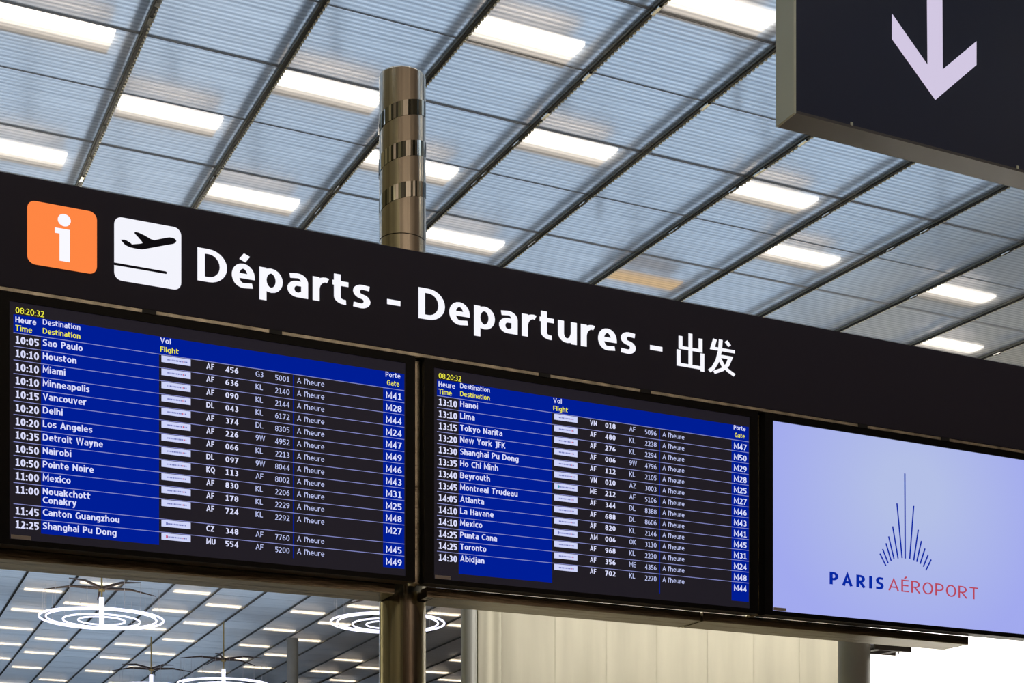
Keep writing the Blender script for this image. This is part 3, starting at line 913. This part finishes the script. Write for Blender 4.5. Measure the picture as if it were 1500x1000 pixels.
sp = s_of(589.5) + .085
frame_bar('mounting_rail', 'steel rail along the back of all three displays under the black sign', 'rail', -1.5, 5.5, .085, .125, 1.64, 1.698, M['frame'])
bt = frame_bar('support_beam', 'brushed steel beam under the left display, ending at the post', 'beam', -1.5, sp - .080, .082, .225, .957, .9925, M['frame'])
bt = frame_bar('support_beam', 'brushed steel beam under the middle display, right of the post', 'beam', sp + .058, s_of(1045.5), .082, .225, .957, .9886, M['frame'])
q = MB(); q.box(s_of(1045.5) - sp - .058, s_of(1049) - sp - .058, .095, .215, .004, .020, M['mirror']); q.build('joint_plate', bt)
q = MB(); q.box(-.026, 0, .082, .139, 0, .0316, M['frame']); q.build('joint_block', bt)
frame_bar('support_beam', 'brushed steel beam under the logo display with a square cut end', 'beam', s_of(1049.5), 3.545, .082, .225, .957, .9886, M['frame'])
for k, lab in ((0, 'upright steel strip between the left and the middle display'), (1, 'upright steel strip between the middle and the logo display')):
    x = 1.249 + k * TP
    frame_bar('upright_strip', lab, 'strip', x, x + .0225, .03, .075, .985, 1.690, M['frame'])

# ------------------------------------------------------------------ arrow sign, hanging nearer the ceiling
YA = 6.3
XA = (1162.0 - 750) / F * YA
zA = CAMZ + (HY - 165.6) / F * YA
asg = thing('arrow_sign', 'hanging navy sign with a pale lavender arrow pointing down, top right', 'sign', (XA, YA, zA), RZ)


def s2(px):                                       # local x on that sign's face for an image column
    u = (px - 750) / F
    return (u * YA - XA) / (RA - u * RB)


def z2(px, py): return CAMZ + (HY - py) / F * (YA + RB * s2(px)) - zA


DA = .125
q = MB(); q.box(.012, 3.0, 0, .02, .012, 1.15, M['navy']); q.build('face_panel', asg)
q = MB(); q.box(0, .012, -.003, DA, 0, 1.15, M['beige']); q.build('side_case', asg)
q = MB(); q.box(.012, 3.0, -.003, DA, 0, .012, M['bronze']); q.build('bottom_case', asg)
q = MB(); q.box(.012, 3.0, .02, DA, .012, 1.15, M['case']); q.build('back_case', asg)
ar_pts = [(1357.0, -90), (1358.6, 95.4), (1306.4, 20.4), (1306.4, 57), (1370, 146.4), (1430, 95.4), (1430, 60.6), (1380.5, 102), (1379.6, -90)]
q = MB(); plate(q, [(s2(x), z2(x, y)) for x, y in ar_pts][::-1], -.002, 0, M['lavender']); q.build('down_arrow', asg)
for px in (1247, 1490):
    q = MB(); q.box(s2(px) - .006, s2(px) + .006, -.005, 0, .010, .024, M['beige']); q.build('fixing_clip', asg)
zt2 = CAMZ + 5.0 - zA
for x in (.6, 2.3):
    q = MB(); q.tube([(x, .07, 1.15), (x, .07, zt2 - .05)], .012, M['case'], 10); q.build('hanger_rod', asg)


# ------------------------------------------------------------------ ring chandeliers
def chandelier(px, py, Y, label, rod_top, arms, zarm, stem_top, rot=0.0):
    z = CAMZ + (HY - py) / F * Y
    t = thing('ring_chandelier', label, 'chandelier', ((px - 750) / F * Y, Y, z), rot, group='ring chandeliers in the far hall')
    za = zarm / F * Y; zr = rod_top / F * Y; zs_ = stem_top / F * Y
    q = MB(); q.tube([(0, 0, zs_), (0, 0, zr)], .014, M['gold'], 10); q.build('rod', t)
    q = MB(); q.tube([(0, 0, -.10), (0, 0, zs_)], .038, M['violet'], 14); q.build('light_stem', t)
    q = MB(); q.tube([(0, 0, za - .05), (0, 0, za + .03)], .05, M['gold'], 14); q.build('hub', t)
    for r, h in ((.90, .016), (.80, .014), (.56, .013), (.34, .012)):
        q = MB(); n = 64
        q.tube([(r * math.cos(2 * PI * i / n), r * math.sin(2 * PI * i / n), -.03 * (r < .7)) for i in range(n)], h, M['violet'], 8, closed=True)
        q.build('light_ring', t)
    for i in range(arms):
        a = 2 * PI * i / arms + .35
        q = MB()
        q.tube([(.04 * math.cos(a), .04 * math.sin(a), za), (.45 * math.cos(a), .45 * math.sin(a), za + .03), (.86 * math.cos(a), .86 * math.sin(a), za - .02)], [.028, .018, .007], M['dark'], 8)
        q.build('arm', t)
    q = MB()
    for i in range(arms * 4):
        a = 2 * PI * i / (arms * 4) + .35
        q.tube([(.85 * math.cos(a), .85 * math.sin(a), 0), (.85 * math.cos(a), .85 * math.sin(a), za - .02 if i % 4 == 0 else za * .93)], .0025, M['cable'], 4)
    q.build('suspension_cable', t, kind='stuff')
    return t


chandelier(149, 906, 22.8, 'ring chandelier at left below the first display, fully visible', 68, 5, 45, 31, .3)
chandelier(568, 912, 24.2, 'ring chandelier half hidden behind the steel post below the displays', 60, 5, 36, 26, 1.0)
chandelier(327.5, 1002, 30.4, 'ring chandelier cut by the bottom edge, right one of two there', 92, 5, 37, 22, .6)
chandelier(221.5, 1008, 31.4, 'ring chandelier cut by the bottom edge, left one of two there', 76, 5, 29, 20, .1)

# ------------------------------------------------------------------ columns
def column(name, label, px, Y, r, ztop_, m, n=40):
    t = thing(name, label, 'column', ((px - 750) / F * Y, Y, 0))
    q = MB(); q.tube([(0, 0, .12), (0, 0, ztop_ - .06)], r, m, n); q.build('shaft', t)
    q = MB(); q.tube([(0, 0, 0), (0, 0, .12)], r * 1.15, m, n); q.build('base_collar', t)
    q = MB(); q.tube([(0, 0, ztop_ - .06), (0, 0, ztop_)], r * 1.06, m, n); q.build('top_collar', t)
    return t


column('column', 'slim grey column in the far hall, left of the steel post', 428.5, 31.5, .118, CAMZ + 5.30, M['concrete'])
column('column', 'grey green steel column right of the post beside the beige fabric', 687, 13.4, .070, 5.0, M['column'])
column('column', 'broad grey steel column between the beige fabric and the white wall', 1251, 10.0, .104, 4.2, M['column'])

# ------------------------------------------------------------------ fabric partition
YP = 14.0
XP = (700 - 750) / F * YP
part = thing('fabric_partition', 'beige fabric partition with soft vertical folds under the middle display', 'partition', (XP, YP, 0), RZ)


def s3(px):
    u = (px - 750) / F
    return (u * YP - XP) / (RA - u * RB)


edges = [700, 735, 813, 888, 962, 1036, 1104, 1171, 1262]
for n, (a, b) in enumerate(zip(edges, edges[1:])):
    x0, x1 = s3(a) + .002, s3(b) - .002
    rnd = random.Random(n + 3)
    ph = [rnd.uniform(0, 6.28) for _ in range(4)]
    amp = .012 if n < 4 else .006
    q = MB(); NX, NZ = 14, 14
    def sf(i, j):
        u = i / NX; v = j / NZ
        x = x0 + (x1 - x0) * u; z = 4.85 * v
        y = amp * (math.sin(7 * u + 2.2 * v + ph[0]) + .7 * math.sin(13 * u - 5 * v + ph[1]) + .5 * math.sin(3 * v + ph[2])) * math.sin(PI * u) ** .6
        return (x, y, z)
    for i in range(NX):
        for j in range(NZ):
            q.face([sf(i, j), sf(i + 1, j), sf(i + 1, j + 1), sf(i, j + 1)], M['fabric'])
    me = q.mesh('fabric_panel')
    bm = bmesh.new(); bm.from_mesh(me); bmesh.ops.remove_doubles(bm, verts=bm.verts, dist=1e-5)
    for f_ in bm.faces: f_.smooth = True
    bm.to_mesh(me); bm.free()
    obj('fabric_panel', me, part)
fv = Vector((XP, YP, 0)) + Vector((RA, RB, 0)) * 2.8 + Vector((RB, -RA, 0)) * 1.6
lwo.location = (fv.x, fv.y, 4.7)
tg = Vector((XP, YP, 0)) + Vector((RA, RB, 0)) * 2.8 + Vector((0, 0, 3.4))
lwo.rotation_euler = (tg - Vector(lwo.location)).to_track_quat('-Z', 'Y').to_euler()
q = MB(); q.box(s3(700), s3(1262), .04, .07, 0, 4.88, M['wallbeige']); q.build('backing_frame', part)

# ------------------------------------------------------------------ white wall at lower right, brightened by an added light
YW = 12.0
XW = (1262 - 750) / F * YW
q = MB(); q.box(0, 6.0, 0, .2, 0, 4.3, M['whitewall'])
ww = q.build('white_wall', kind='structure', label='bright white wall at the lower right edge under the logo display')
ww.location = (XW, YW, 0); ww.rotation_euler = (0, 0, RZ)
wv = Vector((XW, YW, 0)) + Vector((RA, RB, 0)) * 1.6 + Vector((RB, -RA, 0)) * 1.5
ao.location = (wv.x, wv.y, 3.9)
tgt = Vector((XW, YW, 0)) + Vector((RA, RB, 0)) * 1.6 + Vector((0, 0, 3.2))
ao.rotation_euler = (tgt - Vector(ao.location)).to_track_quat('-Z', 'Y').to_euler()
# cable tray in front of it
YT = 10.15
XT = (1268 - 750) / F * YT; zT = CAMZ + (HY - 957) / F * YT
XC = (1251 - 750) / F * 10.0
ct = thing('cable_tray', 'dark slatted cable tray fixed to the broad column, below the logo display', 'tray', (XC + RA * .1035 + RB * .086, 10.0 + RB * .1035 - RA * .086, zT), RZ)
q = MB(); q.box(0, .30, 0, .012, 0, .05, M['bronze']); q.box(0, .30, .16, .172, 0, .05, M['bronze']); q.build('side_rail', ct)
for i in range(2):
    q = MB(); q.box(.02 + i * .15, .07 + i * .15, .012, .16, .004, .012, M['bronze']); q.build('slat', ct)
q = MB(); q.tube([(0, .06, .03), (.15, .07, .03), (.30, .06, .03)], .018, M['cable'], 8); q.build('cable', ct)
for x in (.03, .26):
    q = MB(); q.box(x, x + .01, .08, .09, .0, .12, M['truss']); q.build('hanger', ct)
